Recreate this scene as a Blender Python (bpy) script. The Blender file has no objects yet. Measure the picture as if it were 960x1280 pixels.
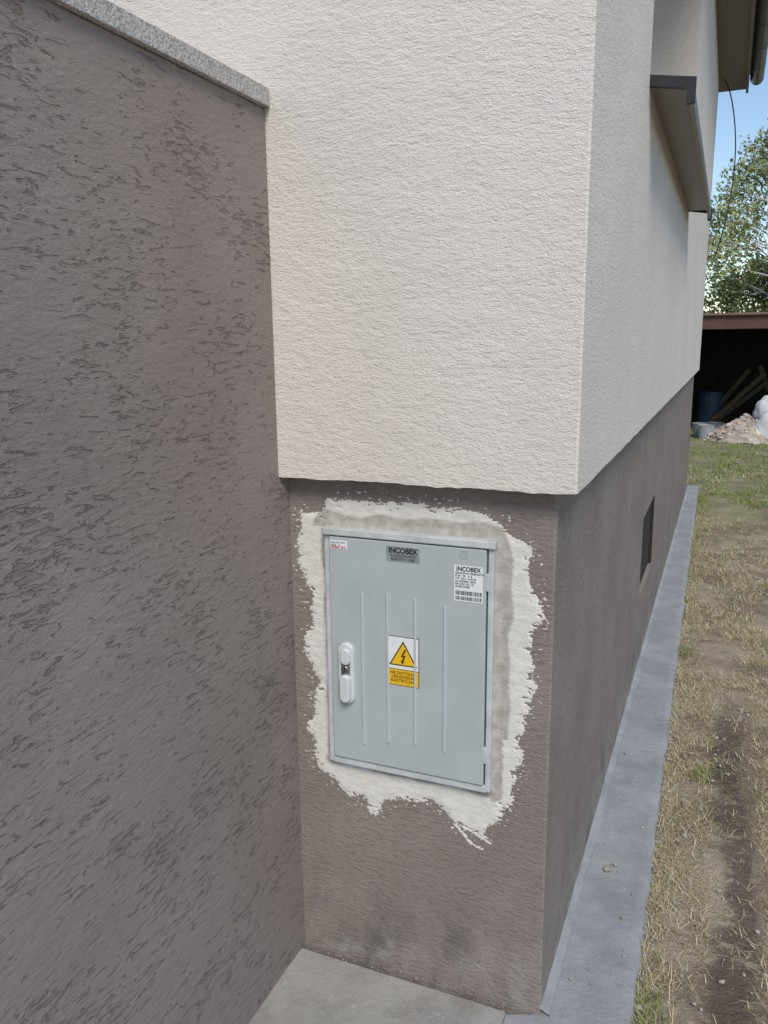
import bpy, bmesh, math, random
import numpy as np
from mathutils import Vector, Matrix, noise
random.seed(7); rng=np.random.default_rng(7)
sc=bpy.context.scene
sc.view_settings.view_transform='Standard'; sc.view_settings.look='None'; sc.view_settings.exposure=0
W=.6531; d=.0475; H=1.316; XR=W+d; YE=7.6; ZT=4.12

# ---------------------------------------------------------------- materials
class M:
    def __init__(s,name,rough=.9,spec=.3):
        s.m=bpy.data.materials.new(name); s.m.use_nodes=True; s.nt=s.m.node_tree
        s.b=s.nt.nodes['Principled BSDF']; s.b.inputs['Roughness'].default_value=rough
        s.b.inputs['Specular IOR Level'].default_value=spec
        s.g=s.nt.nodes.new('ShaderNodeNewGeometry')
    def l(s,a,i):
        if hasattr(a,'is_linked') or isinstance(a,bpy.types.NodeSocket): s.nt.links.new(a,i)
        else: i.default_value=a
    def pos(s,sx=1,sy=1,sz=1,off=(0,0,0)):
        n=s.nt.nodes.new('ShaderNodeMapping'); s.nt.links.new(s.g.outputs['Position'],n.inputs[0])
        n.inputs['Scale'].default_value=(sx,sy,sz); n.inputs['Location'].default_value=off; return n.outputs[0]
    def noise(s,v,scale=1,detail=3,rough=.5,dist=0):
        n=s.nt.nodes.new('ShaderNodeTexNoise'); s.nt.links.new(v,n.inputs['Vector'])
        n.inputs['Scale'].default_value=scale;n.inputs['Detail'].default_value=detail
        n.inputs['Roughness'].default_value=rough;n.inputs['Distortion'].default_value=dist
        return n.outputs['Fac']
    def voro(s,v,scale=1,feature='F1',out='Distance'):
        n=s.nt.nodes.new('ShaderNodeTexVoronoi'); n.feature=feature; s.nt.links.new(v,n.inputs['Vector'])
        n.inputs['Scale'].default_value=scale; return n.outputs[out]
    def math(s,op,a,b=0.0,c=0.0):
        n=s.nt.nodes.new('ShaderNodeMath'); n.operation=op
        s.l(a,n.inputs[0]); s.l(b,n.inputs[1]); s.l(c,n.inputs[2]); return n.outputs[0]
    def mr(s,x,a,b,c=0,dd=1):
        n=s.nt.nodes.new('ShaderNodeMapRange'); n.interpolation_type='SMOOTHSTEP'; s.l(x,n.inputs[0])
        for i,v in enumerate((a,b,c,dd)): n.inputs[i+1].default_value=v
        return n.outputs[0]
    def mix(s,f,a,b):
        n=s.nt.nodes.new('ShaderNodeMix'); n.data_type='RGBA'; s.l(f,n.inputs[0])
        for v,i in ((a,6),(b,7)):
            if isinstance(v,tuple): n.inputs[i].default_value=(*v,1) if len(v)==3 else v
            else: s.nt.links.new(v,n.inputs[i])
        return n.outputs[2]
    def sep(s):
        n=s.nt.nodes.new('ShaderNodeSeparateXYZ'); s.nt.links.new(s.g.outputs['Position'],n.inputs[0]); return n.outputs
    def col(s,c):
        if isinstance(c,tuple): s.b.inputs['Base Color'].default_value=(*c,1)
        else: s.nt.links.new(c,s.b.inputs['Base Color'])
    def bump(s,h,dist,strength=1,prev=None):
        n=s.nt.nodes.new('ShaderNodeBump'); n.inputs['Strength'].default_value=strength; n.inputs['Distance'].default_value=dist
        s.nt.links.new(h,n.inputs['Height'])
        if prev is not None: s.nt.links.new(prev,n.inputs['Normal'])
        s.nt.links.new(n.outputs[0],s.b.inputs['Normal']); return n.outputs[0]

def simple(name,c,rough=.6,spec=.4,var=.12,sc_=30,bump=0):
    m=M(name,rough,spec); p=m.pos()
    n=m.noise(p,sc_,4,.6); k=tuple(x*(1-var) for x in c); kk=tuple(min(1,x*(1+var)) for x in c)
    m.col(m.mix(m.mr(n,.3,.7),k,kk))
    if bump: m.bump(m.noise(p,sc_*6,3),bump)
    return m.m

# brown left wall : trowelled plaster with short rolled-grain tracks
def brown_left():
    m=M('brown_ruggled_plaster',.74,.3)
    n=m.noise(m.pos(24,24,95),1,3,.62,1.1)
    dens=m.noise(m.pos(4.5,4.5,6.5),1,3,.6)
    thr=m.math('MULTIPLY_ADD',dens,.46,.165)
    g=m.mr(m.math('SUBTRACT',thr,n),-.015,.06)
    a=m.noise(m.pos(46,46,105),1,4,.7,.3)
    med=m.noise(m.pos(8,8,22),1,2,.5)
    h=m.math('SUBTRACT',m.math('ADD',m.math('MULTIPLY',a,.75),m.math('MULTIPLY',med,.8)),m.math('MULTIPLY',g,.9))
    big=m.noise(m.pos(),1.8,3,.6)
    c=m.mix(m.mr(big,.3,.7),(.238,.196,.176),(.288,.240,.217))
    c=m.mix(m.math('MULTIPLY',m.mr(a,.5,.75),.3),c,(.37,.315,.29))
    c=m.mix(m.math('MULTIPLY',g,.34),c,(.13,.10,.088))  # mild occlusion shade painted into the groove colour, besides the bump
    z=m.sep()[2]
    c=m.mix(m.math('MULTIPLY',m.mr(z,.5,0.,0,1),m.mr(big,.4,.65,0,.5)),c,(.20,.178,.16))
    m.col(c); m.bump(h,.0034,1); return m.m
def brown_plinth():
    m=M('brown_plinth_plaster',.85,.3)
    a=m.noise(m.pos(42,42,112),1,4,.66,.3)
    f=m.noise(m.pos(150,150,260),1,2,.6)
    h=m.math('ADD',a,m.math('MULTIPLY',f,.4))
    big=m.noise(m.pos(1,1,1),3,4,.6)
    c=m.mix(m.mr(big,.3,.7),(.232,.192,.170),(.284,.240,.215))
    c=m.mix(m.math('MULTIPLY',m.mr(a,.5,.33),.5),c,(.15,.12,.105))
    c=m.mix(m.math('MULTIPLY',m.mr(a,.6,.75),.35),c,(.38,.33,.30))
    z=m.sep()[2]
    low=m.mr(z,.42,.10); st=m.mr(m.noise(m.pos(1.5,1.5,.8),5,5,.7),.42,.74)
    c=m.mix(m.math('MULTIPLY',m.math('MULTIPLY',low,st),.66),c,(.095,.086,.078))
    dust=m.math('MULTIPLY',m.mr(z,.22,.0),m.mr(m.noise(m.pos(),14,4,.7),.46,.68,0,.6))
    c=m.mix(dust,c,(.34,.32,.29))
    sp=m.math('MULTIPLY',m.mr(f,.74,.78),m.mr(z,.5,.2))
    c=m.mix(sp,c,(.5,.48,.45))
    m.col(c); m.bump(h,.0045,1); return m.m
def white_plaster():
    m=M('cream_ruggled_plaster',.9,.2)
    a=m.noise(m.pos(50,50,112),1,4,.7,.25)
    f=m.noise(m.pos(230,230,300),1,1,.5)
    lo=m.noise(m.pos(7,7,16),1,2,.5)
    h=m.math('ADD',m.math('ADD',a,m.math('MULTIPLY',f,.35)),m.math('MULTIPLY',lo,.8))
    big=m.noise(m.pos(),1.3,3,.6)
    c=m.mix(m.mr(big,.3,.7),(.68,.617,.553),(.73,.667,.603))
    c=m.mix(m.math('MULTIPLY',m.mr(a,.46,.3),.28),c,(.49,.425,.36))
    m.col(c); m.bump(h,.0042,1); return m.m
def granite():
    m=M('granite',.5,.4); p=m.pos()
    v=m.voro(p,420,'F1','Color'); n=m.nt.nodes.new('ShaderNodeSeparateColor'); m.nt.links.new(v,n.inputs[0])
    c=m.mix(m.mr(n.outputs[0],.15,.35),(.16,.155,.15),(.42,.40,.38)); c=m.mix(m.mr(n.outputs[1],.7,.8),c,(.60,.57,.54))
    m.col(c); return m.m
def concrete(name,c0,c1,sp=(.5,.5,.5),dk=.5):
    m=M(name,.9,.25); p=m.pos()
    n=m.noise(p,5,5,.65); c=m.mix(m.mr(n,.3,.7),c0,c1)
    f=m.noise(p,160,2,.7); c=m.mix(m.mr(f,.55,.8,0,.45),c,tuple(x*dk for x in c0))
    q=m.noise(p,26,4,.7)
    c=m.mix(m.mr(q,.56,.75,0,.5),c,sp); c=m.mix(m.mr(q,.42,.25,0,.5),c,tuple(x*.7 for x in c0))
    m.col(c); m.bump(m.math('ADD',m.math('MULTIPLY',f,.3),q),.005,.8); return m.m
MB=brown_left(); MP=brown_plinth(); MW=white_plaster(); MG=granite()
MPV=concrete('pavement_concrete',(.25,.24,.22),(.35,.34,.315),(.44,.42,.39))
MST=concrete('painted_apron_concrete',(.245,.25,.258),(.335,.34,.346),(.44,.42,.38),.65)

def patch_mat():
    m=M('filler_plaster',.9,.2); at=m.nt.nodes.new('ShaderNodeAttribute'); at.attribute_name='mort'
    p=m.pos(); n=m.noise(m.pos(25,25,60),1,4,.6)
    c=m.mix(m.mr(n,.3,.7),(.62,.595,.545),(.74,.71,.66)); k=m.mix(m.mr(m.noise(p,40,4),.35,.65),(.33,.305,.265),(.45,.415,.37))
    m.col(m.mix(at.outputs['Fac'],c,k)); m.bump(m.math('ADD',n,m.math('MULTIPLY',m.noise(p,180,3),.5)),.0022,.9); return m.m
def ground_mat():
    m=M('dry_ground',.95,.15); s=m.sep(); p=m.pos()
    n1=m.noise(p,2.2,5,.65); n2=m.noise(p,35,4,.7); n3=m.noise(p,130,2,.7)
    c=m.mix(m.mr(n1,.42,.58),(.21,.165,.12),(.36,.30,.225))
    c=m.mix(m.mr(n2,.5,.7,0,.6),c,(.43,.36,.25)); c=m.mix(m.mr(n3,.55,.7,0,.6),c,(.15,.115,.085))
    gy=m.math('MULTIPLY_ADD',n1,6,s[1])
    g=m.math('MULTIPLY',m.mr(gy,7,11.5),m.mr(m.noise(p,7,4,.7),.36,.6,.1,.85))
    c=m.mix(g,c,m.mix(m.mr(n2,.4,.6),(.14,.18,.05),(.27,.28,.11)))
    t=m.math('ABSOLUTE',m.math('SUBTRACT',s[0],m.math('MULTIPLY_ADD',n1,.24,.985)))
    tk=m.math('MULTIPLY',m.mr(t,.085,.03),m.math('MULTIPLY',m.mr(s[1],2.4,1.6),m.mr(m.noise(p,14,4,.7),.34,.48)))
    c=m.mix(m.math('MULTIPLY',tk,.8),c,(.095,.074,.058))
    m.col(c); m.bump(m.math('ADD',n2,m.math('MULTIPLY',n3,.5)),.012,.9); return m.m
def attr_mat(name,rough=.8,trans=0):
    m=M(name,rough,.2); at=m.nt.nodes.new('ShaderNodeAttribute'); at.attribute_name='Col'
    m.nt.links.new(at.outputs['Color'],m.b.inputs['Base Color']); return m.m

# ---------------------------------------------------------------- mesh helpers
def link(o,par=None):
    sc.collection.objects.link(o)
    if par is not None: o.parent=par
    return o
def empty(name,loc=(0,0,0)):
    e=bpy.data.objects.new(name,None); e.empty_display_size=.1; link(e); return e
def mesh(name,v,f,mat,par=None,smooth=False):
    me=bpy.data.meshes.new(name); me.from_pydata([tuple(x) for x in v],[],f); me.update()
    me.materials.append(mat)
    if smooth: me.polygons.foreach_set('use_smooth',[True]*len(me.polygons))
    return link(bpy.data.objects.new(name,me),par)
def boxm(name,a,b,mat,par=None,bev=0,seg=2,rot=None):
    bm=bmesh.new(); bmesh.ops.create_cube(bm,size=1)
    c=[(a[i]+b[i])/2 for i in range(3)]; s=[abs(b[i]-a[i]) for i in range(3)]
    for v in bm.verts: v.co=Vector((v.co[i]*s[i] for i in range(3)))
    if bev: bmesh.ops.bevel(bm,geom=bm.edges[:],offset=bev,segments=seg,affect='EDGES',profile=.5)
    me=bpy.data.meshes.new(name); bm.to_mesh(me); bm.free(); me.materials.append(mat)
    o=bpy.data.objects.new(name,me); o.location=c
    if rot: o.rotation_euler=rot
    return link(o,par)
def prism(name,pts,y0,y1,mat,par=None,bev=0):
    bm=bmesh.new(); vs=[bm.verts.new((x,y1,z)) for x,z in pts]; f=bm.faces.new(vs)
    r=bmesh.ops.extrude_face_region(bm,geom=[f]); 
    nv=[g for g in r['geom'] if isinstance(g,bmesh.types.BMVert)]
    for v in nv: v.co.y=y0
    bmesh.ops.recalc_face_normals(bm,faces=bm.faces)
    if bev:
        es=[e for e in bm.edges if all(abs(v.co.y-y0)<1e-6 for v in e.verts)]
        bmesh.ops.bevel(bm,geom=es,offset=bev,segments=3,affect='EDGES',profile=.5)
    me=bpy.data.meshes.new(name); bm.to_mesh(me); bm.free(); me.materials.append(mat)
    return link(bpy.data.objects.new(name,me),par)
def pill(cx,z0,z1,w,n=10):
    r=w/2; P=[]
    for i in range(n+1):
        a=math.pi*i/n; P.append((cx+r*math.cos(a),z1-r+r*math.sin(a)))
    for i in range(n+1):
        a=math.pi+math.pi*i/n; P.append((cx+r*math.cos(a),z0+r+r*math.sin(a)))
    return P
def tube(name,pts,r,mat,par=None,cyc=8):
    cu=bpy.data.curves.new(name,'CURVE'); cu.dimensions='3D'; cu.bevel_depth=r; cu.bevel_resolution=3
    s=cu.splines.new('POLY'); s.points.add(len(pts)-1)
    for i,p in enumerate(pts): s.points[i].co=(*p,1)
    cu.materials.append(mat); return link(bpy.data.objects.new(name,cu),par)
def text(name,body,size,x,y,z,mat,par,sx=1,align='LEFT',bold=0):
    cu=bpy.data.curves.new(name,'FONT'); cu.body=body; cu.size=size; cu.align_x=align; cu.offset=bold
    cu.materials.append(mat); o=bpy.data.objects.new(name,cu); o.location=(x,y,z); o.rotation_euler=(math.pi/2,0,0); o.scale=(sx,1,1)
    return link(o,par)

# ---------------------------------------------------------------- house
house=empty('house')
def jit(a,s): return (noise.noise(Vector((a*9.1,s,2.3)))*.6+noise.noise(Vector((a*37,s,7.7)))*.5)
def corner_shell(prefix,mat,X,Y,z0,z1,xl,yend,hole,depth,jb,jc,ch):
    V=[];F=[]
    def add(p): V.append(p); return len(V)-1
    zs=np.arange(z0,z1,.02); zs=list(zs[1:])+[z1]
    fc=[];rc=[]
    zc0=z0+jit(X,1)*jb
    for i,z in enumerate([zc0]+zs):
        jx=jit(z,11)*jc; jy=jit(z,31)*jc
        fc.append(add((X-ch+jx,Y,z))); rc.append(add((X,Y+ch+jy,z)))
    for i in range(len(fc)-1): F.append((fc[i],rc[i],rc[i+1],fc[i+1]))
    xs=list(np.arange(xl,X-ch-.008,.008)); bot=[add((x,Y,z0+jit(x,1)*jb)) for x in xs]
    tl=add((xl,Y,z1)); F.append(tuple(bot+fc+[tl]))
    y0,y1,za,zb=hole
    ys=list(np.arange(Y+ch+.01,y0,.01)); b2=[add((X,y,z0+jit(y,3)*jb)) for y in ys]
    bh=add((X,y0,z0)); th=add((X,y0,z1)); F.append(tuple([rc[0]]+b2+[bh,th]+rc[::-1][:-1]))
    ys=list(np.arange(y0+.02,y1,.02)); b3=[add((X,y,z0+jit(y,3)*jb)) for y in ys]
    bh1=add((X,y1,z0)); h00=add((X,y0,za)); h10=add((X,y1,za)); h01=add((X,y0,zb)); h11=add((X,y1,zb)); th1=add((X,y1,z1))
    F.append(tuple([bh]+b3+[bh1,h10,h00])); F.append((h01,h11,th1,th))
    e0=add((X,yend,z0)); e1=add((X,yend,z1)); F.append((bh1,e0,e1,th1))
    g0=add((xl-6,yend,z0)); g1=add((xl-6,yend,z1)); F.append((e0,g0,g1,e1))
    r=[add((X-depth,p[0],p[1])) for p in ((y0,za),(y1,za),(y1,zb),(y0,zb))]; h=[h00,h10,h11,h01]
    for i in range(4): j=(i+1)%4; F.append((h[i],h[j],r[j],r[i]))
    def strip(ids,dx,dy):
        q=[add((V[i][0]+dx,V[i][1]+dy,V[i][2]+.002)) for i in ids]
        for i in range(len(ids)-1): F.append((ids[i],ids[i+1],q[i+1],q[i]))
    if jb: 
        strip(bot+[fc[0],rc[0]],-0.001,d+.06); strip([rc[0]]+b2+[bh]+b3+[bh1,e0],-(d+.06),0)
    return mesh(prefix,V,F,mat,house)
WIN=(.97,3.5,2.362,3.75)
corner_shell('upper_walls',MW,XR,-d,H,ZT,-4,YE,WIN,.34,.0045,.003,.004)
BW=(2.2,2.92,.40,.80)
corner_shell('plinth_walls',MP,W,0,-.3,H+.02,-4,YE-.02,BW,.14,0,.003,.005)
frame=simple('window_frame_white',(.75,.75,.73),.4); dark=simple('dark_void',(.012,.012,.014),.6)
glass=M('window_glass',.05,.6); glass.col((.03,.035,.04)); glass=glass.m
xg=XR-.33
mesh('window_glass',[(xg,.97,2.36),(xg,3.5,2.36),(xg,3.5,3.75),(xg,.97,3.75)],[(0,1,2,3)],glass,house)
for i,(a,b) in enumerate((((xg,.972,2.364),(xg+.035,1.04,3.748)),((xg,3.43,2.364),(xg+.035,3.498,3.748)),((xg,2.19,2.44),(xg+.035,2.28,3.68)),((xg,1.042,2.364),(xg+.034,3.428,2.44)),((xg,1.042,3.68),(xg+.034,3.428,3.748)))):
    boxm('window_frame_%d'%i,a,b,frame,house,.004)
sillm=simple('brown_aluminium',(.25,.215,.175),.45,.5,.06); capm=simple('black_plastic_cap',(.018,.018,.02),.5); sbr=simple('dark_brown_aluminium',(.07,.06,.055),.4)
xs0=XR-.29; xs1=XR+.122
V=[];P=[(xs0,2.385),(xs1,2.352),(xs1,2.305),(xs1-.012,2.300),(xs1-.012,2.309),(xs1-.003,2.309),(xs1-.003,2.345),(xs0,2.378)]
for y in (.975,3.495):
    V+=[(x,y,z) for x,z in P]
n=len(P);F=[(i,(i+1)%n,n+(i+1)%n,n+i) for i in range(n)]+[tuple(range(n)),tuple(range(n,2*n))]
o=mesh('window_sill',V,F,sillm,house); o.data.materials.append(sbr)
for f in o.data.polygons:
    if f.normal.x>.9 or f.normal.x<-.9 and f.center.x>xs1-.02: f.material_index=1
for i,y in enumerate((.963,3.49)):
    mesh('sill_end_cap_%d'%i,[(x,yy,z) for yy in (y,y+.02) for x,z in ((XR-.003,2.383),(xs1+.006,2.362),(xs1+.006,2.296),(xs1-.016,2.292),(xs1-.02,2.335),(XR-.003,2.352))],
      [tuple(range(6)),tuple(range(6,12))]+[(i_,(i_+1)%6,6+(i_+1)%6,6+i_) for i_ in range(6)],capm,house)
# basement window: dark steel pane a little behind the plaster, steel reveal at the far side
hat=simple('basement_window_steel',(.022,.019,.018),.7)
boxm('basement_window',(W-.06,2.203,.403),(W-.018,2.917,.797),hat,house)
boxm('basement_window_rail',(W-.02,2.89,.404),(W-.003,2.917,.796),hat,house,.002)
soff=simple('brown_soffit',(.18,.155,.13),.6); gut=simple('dark_gutter',(.05,.05,.056),.35,.5)
boxm('eaves_soffit',(XR-.3,-.45,ZT+.003),(XR+.27,YE+.35,ZT+.03),soff,house)
boxm('eaves_soffit_front',(-5,-.45,ZT+.005),(XR-.302,-.05,ZT+.03),soff,house)
boxm('fascia',(XR+.25,-.47,ZT-.03),(XR+.275,YE+.37,ZT+.16),soff,house)
V=[];F=[];ys=[-.5,YE+.36];k=12
for y in ys:
    for i in range(k+1):
        a=math.pi+math.pi*i/k; V.append((XR+.345+.065*math.cos(a),y,ZT+.10+.07*math.sin(a)))
for i in range(k): F.append((i,i+1,k+2+i,k+1+i))
F+= [tuple(range(k+1)),tuple(range(k+1,2*k+2))]
g=mesh('gutter',V,F,gut,house,True)
for j,y in enumerate(np.arange(.2,YE+.4,.6)):
    V=[];F=[]
    for yy in (y,y+.03):
        for i in range(k+1):
            a=math.pi+math.pi*i/k; V.append((XR+.345+.07*math.cos(a),yy,ZT+.10+.075*math.sin(a)))
    for i in range(k): F.append((i,i+1,k+2+i,k+1+i))
    mesh('gutter_bracket_%d'%j,V,F,gut,house)
tile=simple('brown_roof_tile',(.10,.06,.045),.7,.3,.3,8,.01)
x0,x1=-9,XR+.29; xm=(x0+x1)/2; rz=ZT+.15
mesh('roof',[(x0,-.6,rz),(x1,-.6,rz),(x1,YE+.4,rz),(x0,YE+.4,rz),(xm,-.6,rz+3),(xm,YE+.4,rz+3)],[(1,2,5,4),(0,4,5,3),(0,1,4),(2,3,5)],tile,house)
cp=[]
for i in range(25):
    t=i/24; cp.append((XR+.05+.17*math.sin(math.pi*min(1,t*1.02))**.7*(1-.25*t),YE-.1,ZT-1.75*t))
tube('hanging_cable',cp,.006,capm,house)

# ---------------------------------------------------------------- left wall
gw=empty('garden_wall')
HC=2.126
def leftwall():
    V=[];F=[]
    ys=list(np.arange(-d-.002,-3.6,-.02)); 
    top=[(0,y,HC+jit(y,51)*.002) for y in ys]; V+=top; n=len(ys)
    V+=[(0,ys[-1],-.2),(0,ys[0],-.2),(0,.0,-.2),(0,.0,H+.004),(0,-d+.02,H+.004)]
    F.append(tuple(list(range(n))+[n,n+1]))
    V+=[(0,-d-.002,H)]
    F.append((n+1,n+2,n+3,n+5))
    V+=[(-.25,ys[0],HC),(-.25,ys[-1],HC),(-.25,ys[0],-.2),(-.25,ys[-1],-.2)]
    a=n+6;F+= [(a,a+1,a+3,a+2),(n-1,n,a+3,a+1)]
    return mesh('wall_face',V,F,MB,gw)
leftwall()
for i,(ya,yb) in enumerate(((-1.3,-d-.003),(-2.6,-1.304),(-3.6,-2.604))):
    boxm('coping_slab_%d'%i,(-.28,ya,HC+.002),(.014,yb,HC+.040),MG,gw,.002)

# ---------------------------------------------------------------- putty around the cabinet
BX0,BX1,BZ0,BZ1=.1015,.5215,.585,1.195
poly=np.array([(.030,1.228),(.085,1.228),(.100,1.232),(.108,1.254),(.16,1.264),(.291,1.266),(.40,1.264),(.464,1.262),(.528,1.240),(.57,1.205),(.60,1.175),(.606,1.12),(.632,1.03),(.612,.95),(.607,.877),(.616,.82),(.590,.76),(.590,.695),(.580,.62),(.572,.56),(.535,.50),(.505,.452),(.443,.466),(.371,.515),(.286,.505),(.25,.49),(.219,.443),(.20,.455),(.182,.50),(.150,.475),(.12,.49),(.09,.52),(.048,.55),(.030,.651),(.052,.72),(.064,.79),(.035,.84),(.022,.892),(.048,.95),(.045,1.02),(.020,1.101),(.024,1.16)])
def patch():
    st=.0026; x=np.arange(-.0,.70,st); z=np.arange(.38,1.30,st); X,Z=np.meshgrid(x,z); P=np.stack([X.ravel(),Z.ravel()],1)
    dmin=np.full(len(P),9.); ins=np.zeros(len(P),bool)
    for i in range(len(poly)):
        a=poly[i];b=poly[(i+1)%len(poly)];ab=b-a;t=np.clip(((P-a)@ab)/(ab@ab),0,1);q=a+t[:,None]*ab
        dmin=np.minimum(dmin,np.hypot(*(P-q).T))
        c=((a[1]>P[:,1])!=(b[1]>P[:,1]))&(P[:,0]<(b[0]-a[0])*(P[:,1]-a[1])/(b[1]-a[1]+1e-12)+a[0]); ins^=c
    sd=np.where(ins,dmin,-dmin)
    bl=np.array([noise.noise(Vector((p[0]*9,9,p[1]*12))) for p in P]); fi=np.array([noise.noise(Vector((p[0]*34,19,p[1]*150))) for p in P])
    n1=np.array([noise.noise(Vector((p[0]*14,0,p[1]*26))) for p in P])
    n2=np.array([noise.noise(Vector((p[0]*34,5,p[1]*110))) for p in P])
    n3=np.array([noise.noise(Vector((p[0]*110,5,p[1]*240))) for p in P])
    amp=np.clip(.55+bl*1.6,.15,1.4)
    s=sd+n1*.016+n2*.013*amp+n3*.008
    dx=np.maximum(np.maximum(BX0-P[:,0],P[:,0]-BX1),0);dz=np.maximum(np.maximum(BZ0-P[:,1],P[:,1]-BZ1),0);db=np.hypot(dx,dz)
    h=np.clip(s*.10,-.002,.0014)+np.where(s>0,.0005+bl*.0012+fi*.0004*np.clip(1-s/.03,.2,1),0)
    h=np.where((s<.026)&(n2*.7+n3*.6+bl*.3>.10+s*13),-.001,h)
    h=np.where((sd>-.022)&(sd<0)&(n3+n2*.5>.50),.0006,h)
    # a couple of trowel flicks below the lower right corner
    for (ax,az,bx,bz,wd_) in ((.43,.472,.475,.425,.004),(.475,.425,.50,.420,.003),(.455,.47,.52,.44,.003)):
        A=np.array([ax,az]);B=np.array([bx,bz]);ab=B-A;t=np.clip(((P-A)@ab)/(ab@ab),0,1);dd=np.hypot(*(P-(A+t[:,None]*ab)).T)
        h=np.where((dd<wd_)&(n3>-.25),.0007,h)
    h=h+np.clip((.016-db)/.016,0,1)*.004
    right=(P[:,0]>BX1-.002); top=(P[:,1]>BZ1-.002); bot=(P[:,1]<BZ0+.002)
    wid=np.where(right,.040,np.where(top,.038,np.where(bot,.020,.012)))
    wid=np.where(right&(P[:,1]<.72),.030,wid)
    mort=np.clip((wid+bl*.018+fi*.004-db)/.006,0,1)*.9
    ny,nx=X.shape; keepv=(h>0)
    V=np.stack([P[:,0],-h,P[:,1]],1)
    idx=np.arange(len(P)).reshape(ny,nx); q=np.stack([idx[:-1,:-1],idx[:-1,1:],idx[1:,1:],idx[1:,:-1]],-1).reshape(-1,4)
    inbox=(P[:,0]>BX0+.006)&(P[:,0]<BX1-.006)&(P[:,1]>BZ0+.006)&(P[:,1]<BZ1-.006)
    q=q[(keepv[q].any(1))&(~inbox[q].all(1))]
    V[:,1]=np.where(keepv,V[:,1],.0006)
    used=np.unique(q); mp=-np.ones(len(P),int); mp[used]=np.arange(len(used))
    o=mesh('filler_patch',V[used].tolist(),mp[q].tolist(),patch_mat(),house,True)
    at=o.data.attributes.new('mort','FLOAT','POINT'); at.data.foreach_set('value',mort[used].astype(np.float32))
patch()

# ---------------------------------------------------------------- meter cabinet
cab=empty('electric_meter_cabinet')
MC=M('grey_polyester',.36,.45); p=MC.pos(); dn=MC.noise(p,9,4,.6)
cc_=MC.mix(MC.mr(dn,.3,.7),(.40,.44,.445),(.44,.48,.485)); cc_=MC.mix(MC.mr(MC.noise(MC.pos(30,30,6),1,4,.7),.55,.8,0,.25),cc_,(.52,.54,.52)); MC.col(cc_); MC.bump(MC.noise(p,260,2),.0004,.5); MC=MC.m
MF=simple('grey_polyester_frame',(.50,.525,.52),.45,.4,.12,25)
HW=simple('handle_plastic',(.60,.62,.61),.35,.5,.04); MET=M('lock_metal',.3,.5); MET.col((.4,.4,.4)); MET.b.inputs['Metallic'].default_value=1; MET=MET.m
blk=simple('black_ink',(.02,.02,.02),.6); yel=simple('yellow_sign',(.80,.48,.01),.5,.3,.03); wht=simple('white_label',(.75,.76,.76),.5,.3,.02); red=simple('red_ink',(.6,.05,.04),.5)
yf=-.020
boxm('frame_left',(BX0,yf,BZ0),(BX0+.014,.05,BZ1),MF,cab,.003)
boxm('frame_right',(BX1-.013,yf,BZ0),(BX1,.05,BZ1),MF,cab,.003)
boxm('frame_bottom',(BX0+.010,yf-.001,BZ0-.002),(BX1-.010,.05,BZ0+.016),MF,cab,.003)
boxm('frame_top_lip',(BX0-.003,yf-.009,BZ1-.016),(BX1+.005,.05,BZ1+.002),MF,cab,.003)
boxm('cabinet_back',(BX0+.01,-.008,BZ0+.01),(BX1-.01,-.002,BZ1-.01),blk,cab)
DX0,DX1,DZ0,DZ1=.1175,.5055,.604,1.176
yd=-.026
boxm('door',(DX0,yd,DZ0),(DX1,-.010,DZ1),MC,cab,.0025,3)
MR=simple('rib_grey_polyester',(.47,.515,.53),.4,.4,.03)
for nm,x,za,zb in (('rib_1',.203,.652,1.044),('rib_2',.268,.668,1.050),('rib_3',.338,.676,1.044),('rib_4',.411,.672,1.036)):
    prism(nm,pill(x,za,zb,.0055,5),yd-.0035,yd+.001,MR,cab,.001)
for k,(za,zb) in enumerate(((.66,.70),(1.08,1.12))):
    boxm('hinge_%d'%k,(DX1-.001,yf-.004,za),(DX1+.007,yf+.01,zb),MF,cab,.002)
hx=.160
prism('handle_plate',pill(hx,.756,.914,.042),yd-.010,yd+.001,HW,cab,.004)
prism('handle_recess',pill(hx,.80,.892,.024),yd-.0106,yd-.008,simple('recess',(.16,.17,.17),.6),cab)
prism('handle_lever',pill(hx+.001,.764,.836,.027),yd-.024,yd-.009,HW,cab,.005)
prism('handle_upper',pill(hx+.001,.860,.902,.026),yd-.018,yd-.009,HW,cab,.004)
prism('lock_barrel',pill(hx,.838,.858,.0198),yd-.017,yd-.009,MET,cab,.0015)
prism('key_slot',[(hx-.001,.843),(hx+.001,.843),(hx+.001,.853),(hx-.001,.853)],yd-.0174,yd-.016,blk,cab)
y1=yd-.0008;y2=yd-.0014;y3=yd-.002
def plate(n,x0,x1,z0,z1,m,y=y1): return boxm(n,(x0,y,z0),(x1,yd+.001,z1),m,cab)
plate('name_plate',.267,.349,1.130,1.166,simple('name_plate_grey',(.27,.30,.31),.4))
text('name_text','INCOBEX',.0185,.308,y2,1.1505,blk,cab,.88,'CENTER',.0006)
text('name_text_b','ROZDZIELNICE\nELEKTRYCZNE',.0082,.308,y2,1.1415,blk,cab,1.1,'CENTER',.0001)
plate('warning_border',.2675,.3475,.824,.9475,blk)
plate('warning_white',.2690,.3460,.866,.946,wht,y2)
plate('warning_yellow',.2690,.3460,.8255,.8640,yel,y2)
cx,cz=.3075,.8975
def tri(n,r,m,y):
    prism(n,[(cx+r*math.sin(a),cz-.002+r*math.cos(a)) for a in (0,2*math.pi/3,4*math.pi/3)],y,yd,m,cab)
tri('triangle_black',.0415,blk,yd-.0018); tri('triangle_yellow',.0355,yel,yd-.0022)
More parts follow.
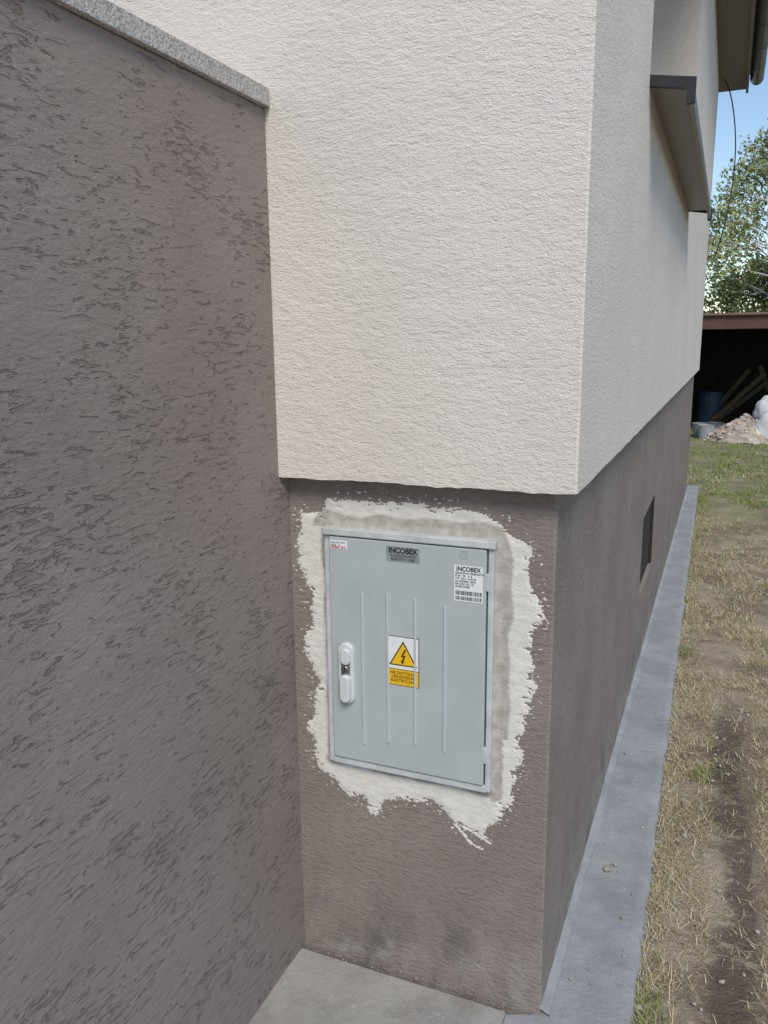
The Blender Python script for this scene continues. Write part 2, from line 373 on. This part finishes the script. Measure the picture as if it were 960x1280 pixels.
prism('lightning_bolt',[(cx+.004,cz+.019),(cx-.006,cz-.001),(cx+.001,cz+.001),(cx-.003,cz-.010),(cx-.006,cz-.009),(cx-.002,cz-.018),(cx+.004,cz-.011),(cx+.001,cz-.011),(cx+.007,cz+.005),(cx,cz+.003),(cx+.008,cz+.018)][::1],yd-.0026,yd,blk,cab)
text('warning_text','NIE DOTYKAĆ!\nURZĄDZENIE\nELEKTRYCZNE',.0098,.3075,y3,.8530,blk,cab,1.0,'CENTER',.0001)
plate('data_label',.432,.499,1.052,1.136,wht)
text('label_title','INCOBEX',.0145,.4655,y2,1.1235,blk,cab,.9,'CENTER',.0004)
for i in range(6):
    text('label_line_%d'%i,['OBUDOWA TERMOUTW.','IP 44   CE   A  B','TYP  ZK-1  N 00 36','Un 230/400V  50Hz','NR 0123 / 05 / 23','PN-EN 62208'][i],.0062,.435,y2,1.1165-.0063*i,blk,cab,.95,'LEFT',.0001)
x=.436
while x<.495:
    w=random.choice((.0006,.0009,.0014)); boxm('barcode_bar',(x,y2,1.0675),(x+w,yd,1.077),blk,cab); boxm('barcode_bar',(x,y2,1.0555),(x+w*.9,yd,1.064),blk,cab); x+=w+random.choice((.0007,.001,.0016))
mk=simple('mark',(.28,.31,.32))
for a,b in ((.444,.462),(.448,.458)):
    z0=1.160-(b-a)/2;z1=1.160+(b-a)/2;t=.0008
    for q in ((a,a+t,z0,z1),(b-t,b,z0,z1),(a+t,b-t,z0,z0+t),(a+t,b-t,z1-t,z1)): plate('insulation_mark',q[0],q[1],q[2],q[3],mk,yd-.0006)
plate('small_label',.121,.166,1.147,1.168,wht); text('small_text','ZAKŁAD 2023\nSERIA   44',.0068,.123,y2,1.1605,blk,cab,.9); text('small_text_red','UWAGA  PE N',.0065,.123,y2,1.149,red,cab,.95,'LEFT',.0003)

# ---------------------------------------------------------------- ground
def ground():
    def axis(lo,hi,a,b,fine):
        c=list(np.arange(a,b+1e-6,fine)); out=[];s=fine;v=b
        while v<hi: s*=1.35; v+=s; out.append(v)
        pre=[];s=fine;v=a
        while v>lo: s*=1.35; v-=s; pre.append(v)
        return np.array(pre[::-1]+c+out)
    xs=axis(-400,400,.8,3.2,.025); ys=axis(-400,500,-1.5,9,.03)
    X,Y=np.meshgrid(xs,ys); V=[]
    for x,y in zip(X.ravel(),Y.ravel()):
        n=noise.noise(Vector((x*3,y*3,0)))*.012+noise.noise(Vector((x*14,y*14,3)))*.007+noise.noise(Vector((x*40,y*40,3)))*.004 if -30<x<40 and -30<y<60 else 0
        V.append((x,y,-.03+n))
    ny,nx=X.shape; idx=np.arange(nx*ny).reshape(ny,nx); q=np.stack([idx[:-1,:-1],idx[:-1,1:],idx[1:,1:],idx[1:,:-1]],-1).reshape(-1,4)
    mesh('ground',V,q.tolist(),ground_mat(),None,True)
ground()
def pave(name,outline_in,outline_out,mat,z,amp,seed):
    V=[];F=[];K=8;n=len(outline_in)
    for i in range(n):
        a=np.array(outline_in[i]);b=np.array(outline_out[i])
        for k in range(K+1):
            p=a+(b-a)*k/K; V.append((p[0],p[1],z+noise.noise(Vector((p[0]*4,p[1]*4,seed)))*amp+noise.noise(Vector((p[0]*25,p[1]*25,seed)))*amp*.3))
        V.append((b[0]+.006,b[1],z-.008)); V.append((b[0]+.010,b[1],-.12))
    s=K+3
    for i in range(n-1):
        for k in range(K+2): F.append((i*s+k,i*s+k+1,(i+1)*s+k+1,(i+1)*s+k))
    return mesh(name,V,F,mat,None,True)
ys=np.concatenate([np.arange(-3,3,.03),np.arange(3,YE+.5,.1)])
pave('foundation_apron',[(.575 if y<-.005 else W-.01,y) for y in ys],[(.858-.012*max(y,0)+jit(y,71)*.010+jit(y*4,72)*.005,y) for y in ys],MST,.002,.004,1)
ys=np.arange(-3.5,.01,.03)
pave('concrete_pavement',[(-.05,y) for y in ys],[(.568+jit(y,81)*.002,y) for y in ys],MPV,.0,.004,2)
V=[];F=[];ys=np.arange(0,YE,.015)
for i,y in enumerate(ys):
    w=.022+.014*noise.noise(Vector((0,y*3,1)))+.006*noise.noise(Vector((0,y*17,1)))
    V+=[(W-.004,y,.022+.006*noise.noise(Vector((3,y*9,1)))),(W+w*.6,y,.013),(W+w,y,.010),(W+w+.002,y,-.004)]
for i in range(len(ys)-1):
    for k in range(3): a=i*4+k; F.append((a,a+1,a+5,a+4))
mesh('wall_foot_fillet',V,F,MST,house)

# ---------------------------------------------------------------- grass
def blades():
    V=[];F=[];C=[]
    def blade(x,y,L,w,lean,az,c,z=-.03):
        dx,dy=math.cos(az),math.sin(az); px,py=-dy*w,dx*w; n=len(V)
        h=L*math.cos(lean); r=L*math.sin(lean)
        V.extend([(x-px,y-py,z),(x+px,y+py,z),(x+dx*r*.45+px*.7,y+dy*r*.45+py*.7,z+h*.62),(x+dx*r*.45-px*.7,y+dy*r*.45-py*.7,z+h*.62),(x+dx*r,y+dy*r,z+h)])
        F.append((n,n+1,n+2,n+3)); F.append((n+3,n+2,n+4)); C.extend([c]*5)
    straw=[(.54,.45,.27),(.62,.53,.34),(.43,.34,.20),(.34,.26,.15),(.66,.58,.40)]
    green=[(.19,.25,.065),(.24,.30,.09),(.14,.19,.05),(.32,.34,.12)]
    def scat(N,x0,x1,y0,y1,Lm,w,edge=False):
        for _ in range(N):
            x=random.uniform(x0,x1); y=random.uniform(y0,y1)
            if edge: x=.862-.012*max(y,0)+abs(random.gauss(0,.05))
            m=noise.noise(Vector((x*2.2,y*1.6,5)))+.6*noise.noise(Vector((x*8,y*8,15)))
            if not edge and m<random.uniform(-.02,.30)-(.18 if y>8 or y<1.2 else 0): continue
            if abs(x-1.10)<.075 and y<2.3 and random.random()<.88: continue
            pg=.04+.80*max(0,min(1,(y-5.5+noise.noise(Vector((x,y*.6,9)))*4)/5)) + (.5 if noise.noise(Vector((x*4,y*4,25)))>.38 else 0)
            g=random.random()<pg
            c=random.choice(green if g else straw); k=random.uniform(.75,1.15); c=(c[0]*k,c[1]*k,c[2]*k,1)
            blade(x,y,Lm*random.uniform(.4,1.2),w*random.uniform(.6,1.2),random.uniform(.5,1.0) if g else random.uniform(.9,1.52),random.uniform(0,6.283),c)
    scat(75000,.86,1.7,-.5,3.2,.042,.0010); scat(55000,.84,2.4,3,8,.05,.0018); scat(30000,.3,4.5,8,13.4,.055,.004)
    scat(12000,0,0,-.6,7.5,.055,.0011,True); scat(12000,1.7,6,-2,8,.05,.003)
    me=bpy.data.meshes.new('grass'); me.from_pydata(V,[],F); me.update(); ca=me.color_attributes.new('Col','FLOAT_COLOR','POINT')
    ca.data.foreach_set('color',np.array(C,dtype=np.float32).ravel()); me.materials.append(attr_mat('grass_blades')); link(bpy.data.objects.new('grass',me))
blades()
def rocks(name,items,mat):
    bm=bmesh.new()
    for (x,y,z,r) in items:
        b=bmesh.ops.create_icosphere(bm,subdivisions=1,radius=r)['verts']; sx,sy,sz=(random.uniform(.6,1.3) for _ in range(3)); a=random.uniform(0,3)
        for v in b:
            c=v.co*(1+random.uniform(-.22,.22)); c=Vector((c.x*sx,c.y*sy,c.z*sz*.7)); c.rotate(Matrix.Rotation(a,3,'Z')); v.co=c+Vector((x,y,z))
    me=bpy.data.meshes.new(name); bm.to_mesh(me); bm.free(); me.materials.append(mat); return link(bpy.data.objects.new(name,me))
stone=simple('stone',(.34,.31,.27),.9,.2,.3,40)
it=[(.735,.63,.012,.016),(.75,.66,.008,.008),(.80,.42,.008,.007),(.70,1.4,.008,.006),(.81,.9,.006,.005)]
it+=[(random.uniform(.70,.85),random.uniform(-.2,5),.006,random.uniform(.0015,.005)) for _ in range(70)]
it+=[(random.uniform(.87,2),random.uniform(-.2,5),-.024,random.uniform(.003,.010)) for _ in range(420)]
it+=[(.865-.012*max(y,0)+abs(random.gauss(0,.02)),y,-.02,random.uniform(.003,.009)) for y in (random.uniform(-.3,5) for _ in range(160))]
it+=[(random.uniform(0,.57),-abs(random.gauss(0,.02)),.003,random.uniform(.0008,.0024)) for _ in range(90)]
rocks('gravel',it,stone)

# ---------------------------------------------------------------- shed and clutter
shed=empty('shed'); metal=simple('brown_metal_roof',(.115,.055,.045),.5,.4,.15,3); wood=simple('dark_timber',(.03,.024,.02),.9,.2,.3,6)
boxm('fascia',(-.6,13.2,1.80),(8,13.24,2.02),metal,shed,.004); boxm('roof_edge',(-.65,13.14,2.023),(8.05,13.30,2.06),simple('roof_edge_brown',(.22,.12,.10),.5),shed,.005)
mesh('roof_sheet',[(-.65,13.17,2.055),(8.05,13.17,2.055),(8.05,18,1.9),(-.65,18,1.9),(-.65,13.25,1.99),(8.05,13.25,1.99),(8.05,18,1.84),(-.65,18,1.84)],[(0,1,2,3),(7,6,5,4),(0,3,7,4),(1,5,6,2),(3,2,6,7)],metal,shed)
boxm('back_wall',(-.6,17.8,-.1),(8,17.9,1.85),wood,shed); boxm('side_wall_a',(-.6,13.26,-.1),(-.5,17.79,1.8),wood,shed); boxm('side_wall_b',(7.9,13.26,-.1),(8,17.79,1.8),wood,shed)
for i,x in enumerate((-.3,2.6,5.2)): boxm('post_%d'%i,(x,13.3,-.1),(x+.12,13.42,1.80),wood,shed,.005)
def lathe(name,prof,loc,mat,par=None,n=20,rot=None):
    V=[];F=[]
    for r,z in prof:
        for i in range(n): a=2*math.pi*i/n; V.append((r*math.cos(a),r*math.sin(a),z))
    for j in range(len(prof)-1):
        for i in range(n): F.append((j*n+i,j*n+(i+1)%n,(j+1)*n+(i+1)%n,(j+1)*n+i))
    F.append(tuple(range(n)))
    o=mesh(name,V,F,mat,par,False); o.location=loc
    if rot:o.rotation_euler=rot
    return o
blue=simple('blue_plastic',(.03,.055,.09),.5); gp=simple('grey_plastic',(.25,.26,.27),.5)
pr=[(.20,0),(.24,.05),(.25,.3),(.26,.31),(.25,.33),(.25,.6),(.22,.68),(.1,.70),(.0,.70)]
lathe('plastic_barrel',pr,(.72,15.2,-.03),blue); lathe('plastic_barrel',pr,(2.1,15,-.03),blue)
bk=[(.11,0),(.14,.22),(.148,.24),(.138,.24),(.105,.02)]
lathe('bucket',bk,(.62,13.35,-.03),gp); lathe('bucket',bk,(.86,13.5,-.03),simple('dark_bucket',(.12,.13,.14),.5)); lathe('bucket',bk,(.72,13.05,-.03),simple('pale_bucket',(.35,.36,.38),.5))
for i,(x,y,a,c) in enumerate(((.95,15.0,.62,(.075,.06,.045)),(1.15,14.8,.75,(.09,.07,.05)),(1.3,14.9,.85,(.07,.055,.04)),(1.75,15.1,-.4,(.08,.065,.05)))):
    boxm('timber_plank',(x,y,-.1),(x+.08,y+.03,1.2),simple('plank_%d'%i,c,.9,.2,.3),None,.003,2,(.1,a,0))
V=[];F=[];n=28
for j in range(12):
    r=j/11
    for i in range(n):
        a=2*math.pi*i/n; R=.66*r*(1+.12*math.sin(3*a)); z=.44*(1-r)**.9+.05*noise.noise(Vector((R*math.cos(a)*6,R*math.sin(a)*6,1)))
        V.append((1.33+R*math.cos(a),13.0+.7*R*math.sin(a),-.04+z))
for j in range(11):
    for i in range(n): F.append((j*n+i,j*n+(i+1)%n,(j+1)*n+(i+1)%n,(j+1)*n+i))
rub=empty('rubble_pile'); mesh('heap',V,F,simple('rubble',(.46,.39,.32),.95,.2,.35,12,.02),rub,True)
it=[]
for _ in range(260):
    a=random.uniform(0,6.28);r=random.random()**.6*.68; it.append((1.33+r*math.cos(a),13.0+.7*r*math.sin(a),-.03+max(0,.44*(1-r/.66))**1,random.uniform(.015,.05)))
o=rocks('chunks',it,simple('rubble_chunks',(.50,.44,.38),.9,.2,.45,5)); o.parent=rub
def sack(loc,s,seed):
    bm=bmesh.new(); bmesh.ops.create_icosphere(bm,subdivisions=4,radius=1)
    for v in bm.verts:
        c=v.co; k=1+.16*noise.noise(c*2+Vector((seed,0,0)))+.07*noise.noise(c*6+Vector((seed,0,0))); 
        v.co=Vector((c.x*s[0]*k,c.y*s[1]*k,max(c.z,-.55)*s[2]*k*(1+.25*max(0,c.z)**3)))
    me=bpy.data.meshes.new('white_sack'); bm.to_mesh(me); bm.free(); me.materials.append(MSK); me.polygons.foreach_set('use_smooth',[True]*len(me.polygons))
    o=bpy.data.objects.new('white_sack',me); o.location=loc; link(o)
MSK=simple('white_woven_plastic',(.62,.62,.62),.6,.3,.1,10,.01)
sack((1.72,12.9,.13),(.26,.22,.30),1); sack((1.95,13.1,.16),(.3,.25,.35),4); sack((1.66,13.3,.42),(.22,.2,.22),9)

# ---------------------------------------------------------------- trees
def tree(name,x,y,h,R,nleaf,ls,seed,cols,trunkc,start=2):
    rnd=random.Random(seed); par=empty(name); V=[];F=[];tips=[]
    def limb(p,q,r0,r1,n=5):
        dv=(q-p).normalized(); u=dv.orthogonal().normalized(); w=dv.cross(u); b=len(V)
        for c,r in ((p,r0),(q,r1)):
            for i in range(n): a=2*math.pi*i/n; V.append(tuple(c+u*math.cos(a)*r+w*math.sin(a)*r))
        for i in range(n): F.append((b+i,b+(i+1)%n,b+n+(i+1)%n,b+n+i))
    def grow(p,dv,L,r,lv):
        k=3;q=p
        for i in range(k):
            dv=(dv+Vector((rnd.gauss(0,.14),rnd.gauss(0,.14),rnd.gauss(0,.06)-(.12 if lv>1 else 0)))).normalized(); nq=q+dv*L/k
            limb(q,nq,r*(1-i*.22),r*(1-(i+1)*.22)); q=nq
            if lv>=2: tips.append(q.copy())
        if lv<3:
            for _ in range(4 if lv else 6):
                a=rnd.uniform(0,6.28); nd=(dv*.75+Vector((math.cos(a),math.sin(a),.1))*.75).normalized(); grow(q,nd,L*.62,r*.42,lv+1)
    p=Vector((x,y,-.1)); q=p.copy(); segs=10; r=h*.018
    for i in range(segs):
        nq=q+Vector((rnd.gauss(0,.06),rnd.gauss(0,.06),h*.93/segs)); limb(q,nq,r*(1-i/segs*.85),r*(1-(i+1)/segs*.85),8); q=nq
        if i>=start:
            fr=(i-2)/(segs-2); Lr=R*(.85*(1-max(fr,0))**.6+.15)
            for _ in range(5): a=rnd.uniform(0,6.28); grow(q,Vector((math.cos(a),math.sin(a),.30+.7*fr)).normalized(),Lr*.62,r*.35*(1-fr*.5),1)
    tips.append(q)
    tm=M(name+'_bark',.9,.2); tm.col(tm.mix(tm.mr(tm.noise(tm.pos(4,4,14),1,4),.5,.6),trunkc,(.05,.04,.035))); mesh('trunk',V,F,tm.m,par)
    LV=np.zeros((nleaf*4,3));C=np.zeros((nleaf*4,4),np.float32); LF=np.arange(nleaf*4).reshape(-1,4)
    for i in range(nleaf):
        t=tips[rnd.randrange(len(tips))]; cl=noise.noise(t*1.3); hang=rnd.random()**2*.7
        c=t+Vector((rnd.gauss(0,.09),rnd.gauss(0,.09),rnd.gauss(0,.08)-hang)); c.z=max(c.z,.02)
        n_=Vector((rnd.gauss(0,1),rnd.gauss(0,1),rnd.gauss(0,1))).normalized(); u=n_.orthogonal().normalized(); w=n_.cross(u); s=ls*rnd.uniform(.6,1.3)
        for k,(a,b) in enumerate(((-.1,-1),(.6,0),(.0,1.1),(-.6,0))): LV[i*4+k]=c+u*a*s+w*b*s
        cc=cols[min(len(cols)-1,max(0,int((cl*.8+.5+rnd.gauss(0,.2))*len(cols))))]; k=rnd.uniform(.8,1.2); C[i*4:i*4+4]=(cc[0]*k,cc[1]*k,cc[2]*k,1)
    o=mesh('leaves',LV.tolist(),LF.tolist(),LM,par); ca=o.data.color_attributes.new('Col','FLOAT_COLOR','POINT'); ca.data.foreach_set('color',C.ravel())
LM=attr_mat('leaves',.6)
tree('birch_tree',2.45,20,6.3,2.9,17000,.046,3,[(.20,.24,.075),(.26,.30,.10),(.34,.38,.14),(.44,.45,.20)],(.6,.58,.55))
tree('birch_tree',6.5,24,8,3,9000,.09,8,[(.10,.14,.04),(.14,.18,.06),(.19,.22,.07)],(.6,.58,.55))
tree('garden_shrub',1.9,22.5,3.6,1.9,12000,.055,12,[(.17,.20,.065),(.22,.26,.09),(.29,.32,.13)],(.2,.17,.13),1)
N=16000; V=np.zeros((N*3,3)); C=np.zeros((N*3,4),np.float32)
for i in range(N):
    x=random.uniform(-60,70); hh=3.2+1.6*noise.noise(Vector((x*.12,0,0)))+1.0*noise.noise(Vector((x*.5,3,0))); z=random.random()**.8*hh; y=75+random.gauss(0,1.5); s=.4
    for k in range(3): V[i*3+k]=(x+random.gauss(0,s),y+random.gauss(0,s),z+random.gauss(0,s))
    g=random.uniform(.6,1.3); C[i*3:i*3+3]=(.07*g,.10*g,.04*g,1)
o=mesh('distant_trees',V.tolist(),np.arange(N*3).reshape(-1,3).tolist(),LM); ca=o.data.color_attributes.new('Col','FLOAT_COLOR','POINT'); ca.data.foreach_set('color',C.ravel())

# ---------------------------------------------------------------- light
el=math.radians(48); az=math.radians(152)   # azimuth clockwise from +Y
wd=bpy.data.worlds.new('World'); sc.world=wd; wd.use_nodes=True; nt=wd.node_tree
sk=nt.nodes.new('ShaderNodeTexSky'); sk.sky_type='NISHITA'; sk.sun_disc=False; sk.sun_elevation=el; sk.sun_rotation=az; sk.dust_density=.1; sk.air_density=1.15; sk.ozone_density=2.5
nt.links.new(sk.outputs[0],nt.nodes['Background'].inputs[0]); nt.nodes['Background'].inputs[1].default_value=.15
su=bpy.data.lights.new('sun','SUN'); su.energy=2.85; su.angle=math.radians(25); su.color=(1,.935,.845)
so=link(bpy.data.objects.new('sun',su)); dirv=Vector((math.sin(az)*math.cos(el),math.cos(az)*math.cos(el),math.sin(el))); so.rotation_euler=dirv.to_track_quat('Z','Y').to_euler()

# ---------------------------------------------------------------- camera
R=np.array([[.92199,.38704,-.01069],[.06983,-.19346,-.97853],[-.3809,.90148,-.2054]])
u_,s_,vt=np.linalg.svd(R); R=u_@vt
cam=bpy.data.cameras.new('camera'); co=link(bpy.data.objects.new('camera',cam)); sc.camera=co
cam.sensor_fit='VERTICAL'; cam.sensor_height=24; cam.sensor_width=18; cam.lens=24*1002.93/1280; cam.clip_start=.02; cam.clip_end=2000
m=Matrix.Identity(4)
for i in range(3): m[i][0]=R[0][i]; m[i][1]=-R[1][i]; m[i][2]=-R[2][i]
m[0][3],m[1][3],m[2][3]=.965,-1.6903,1.6241
co.matrix_world=m
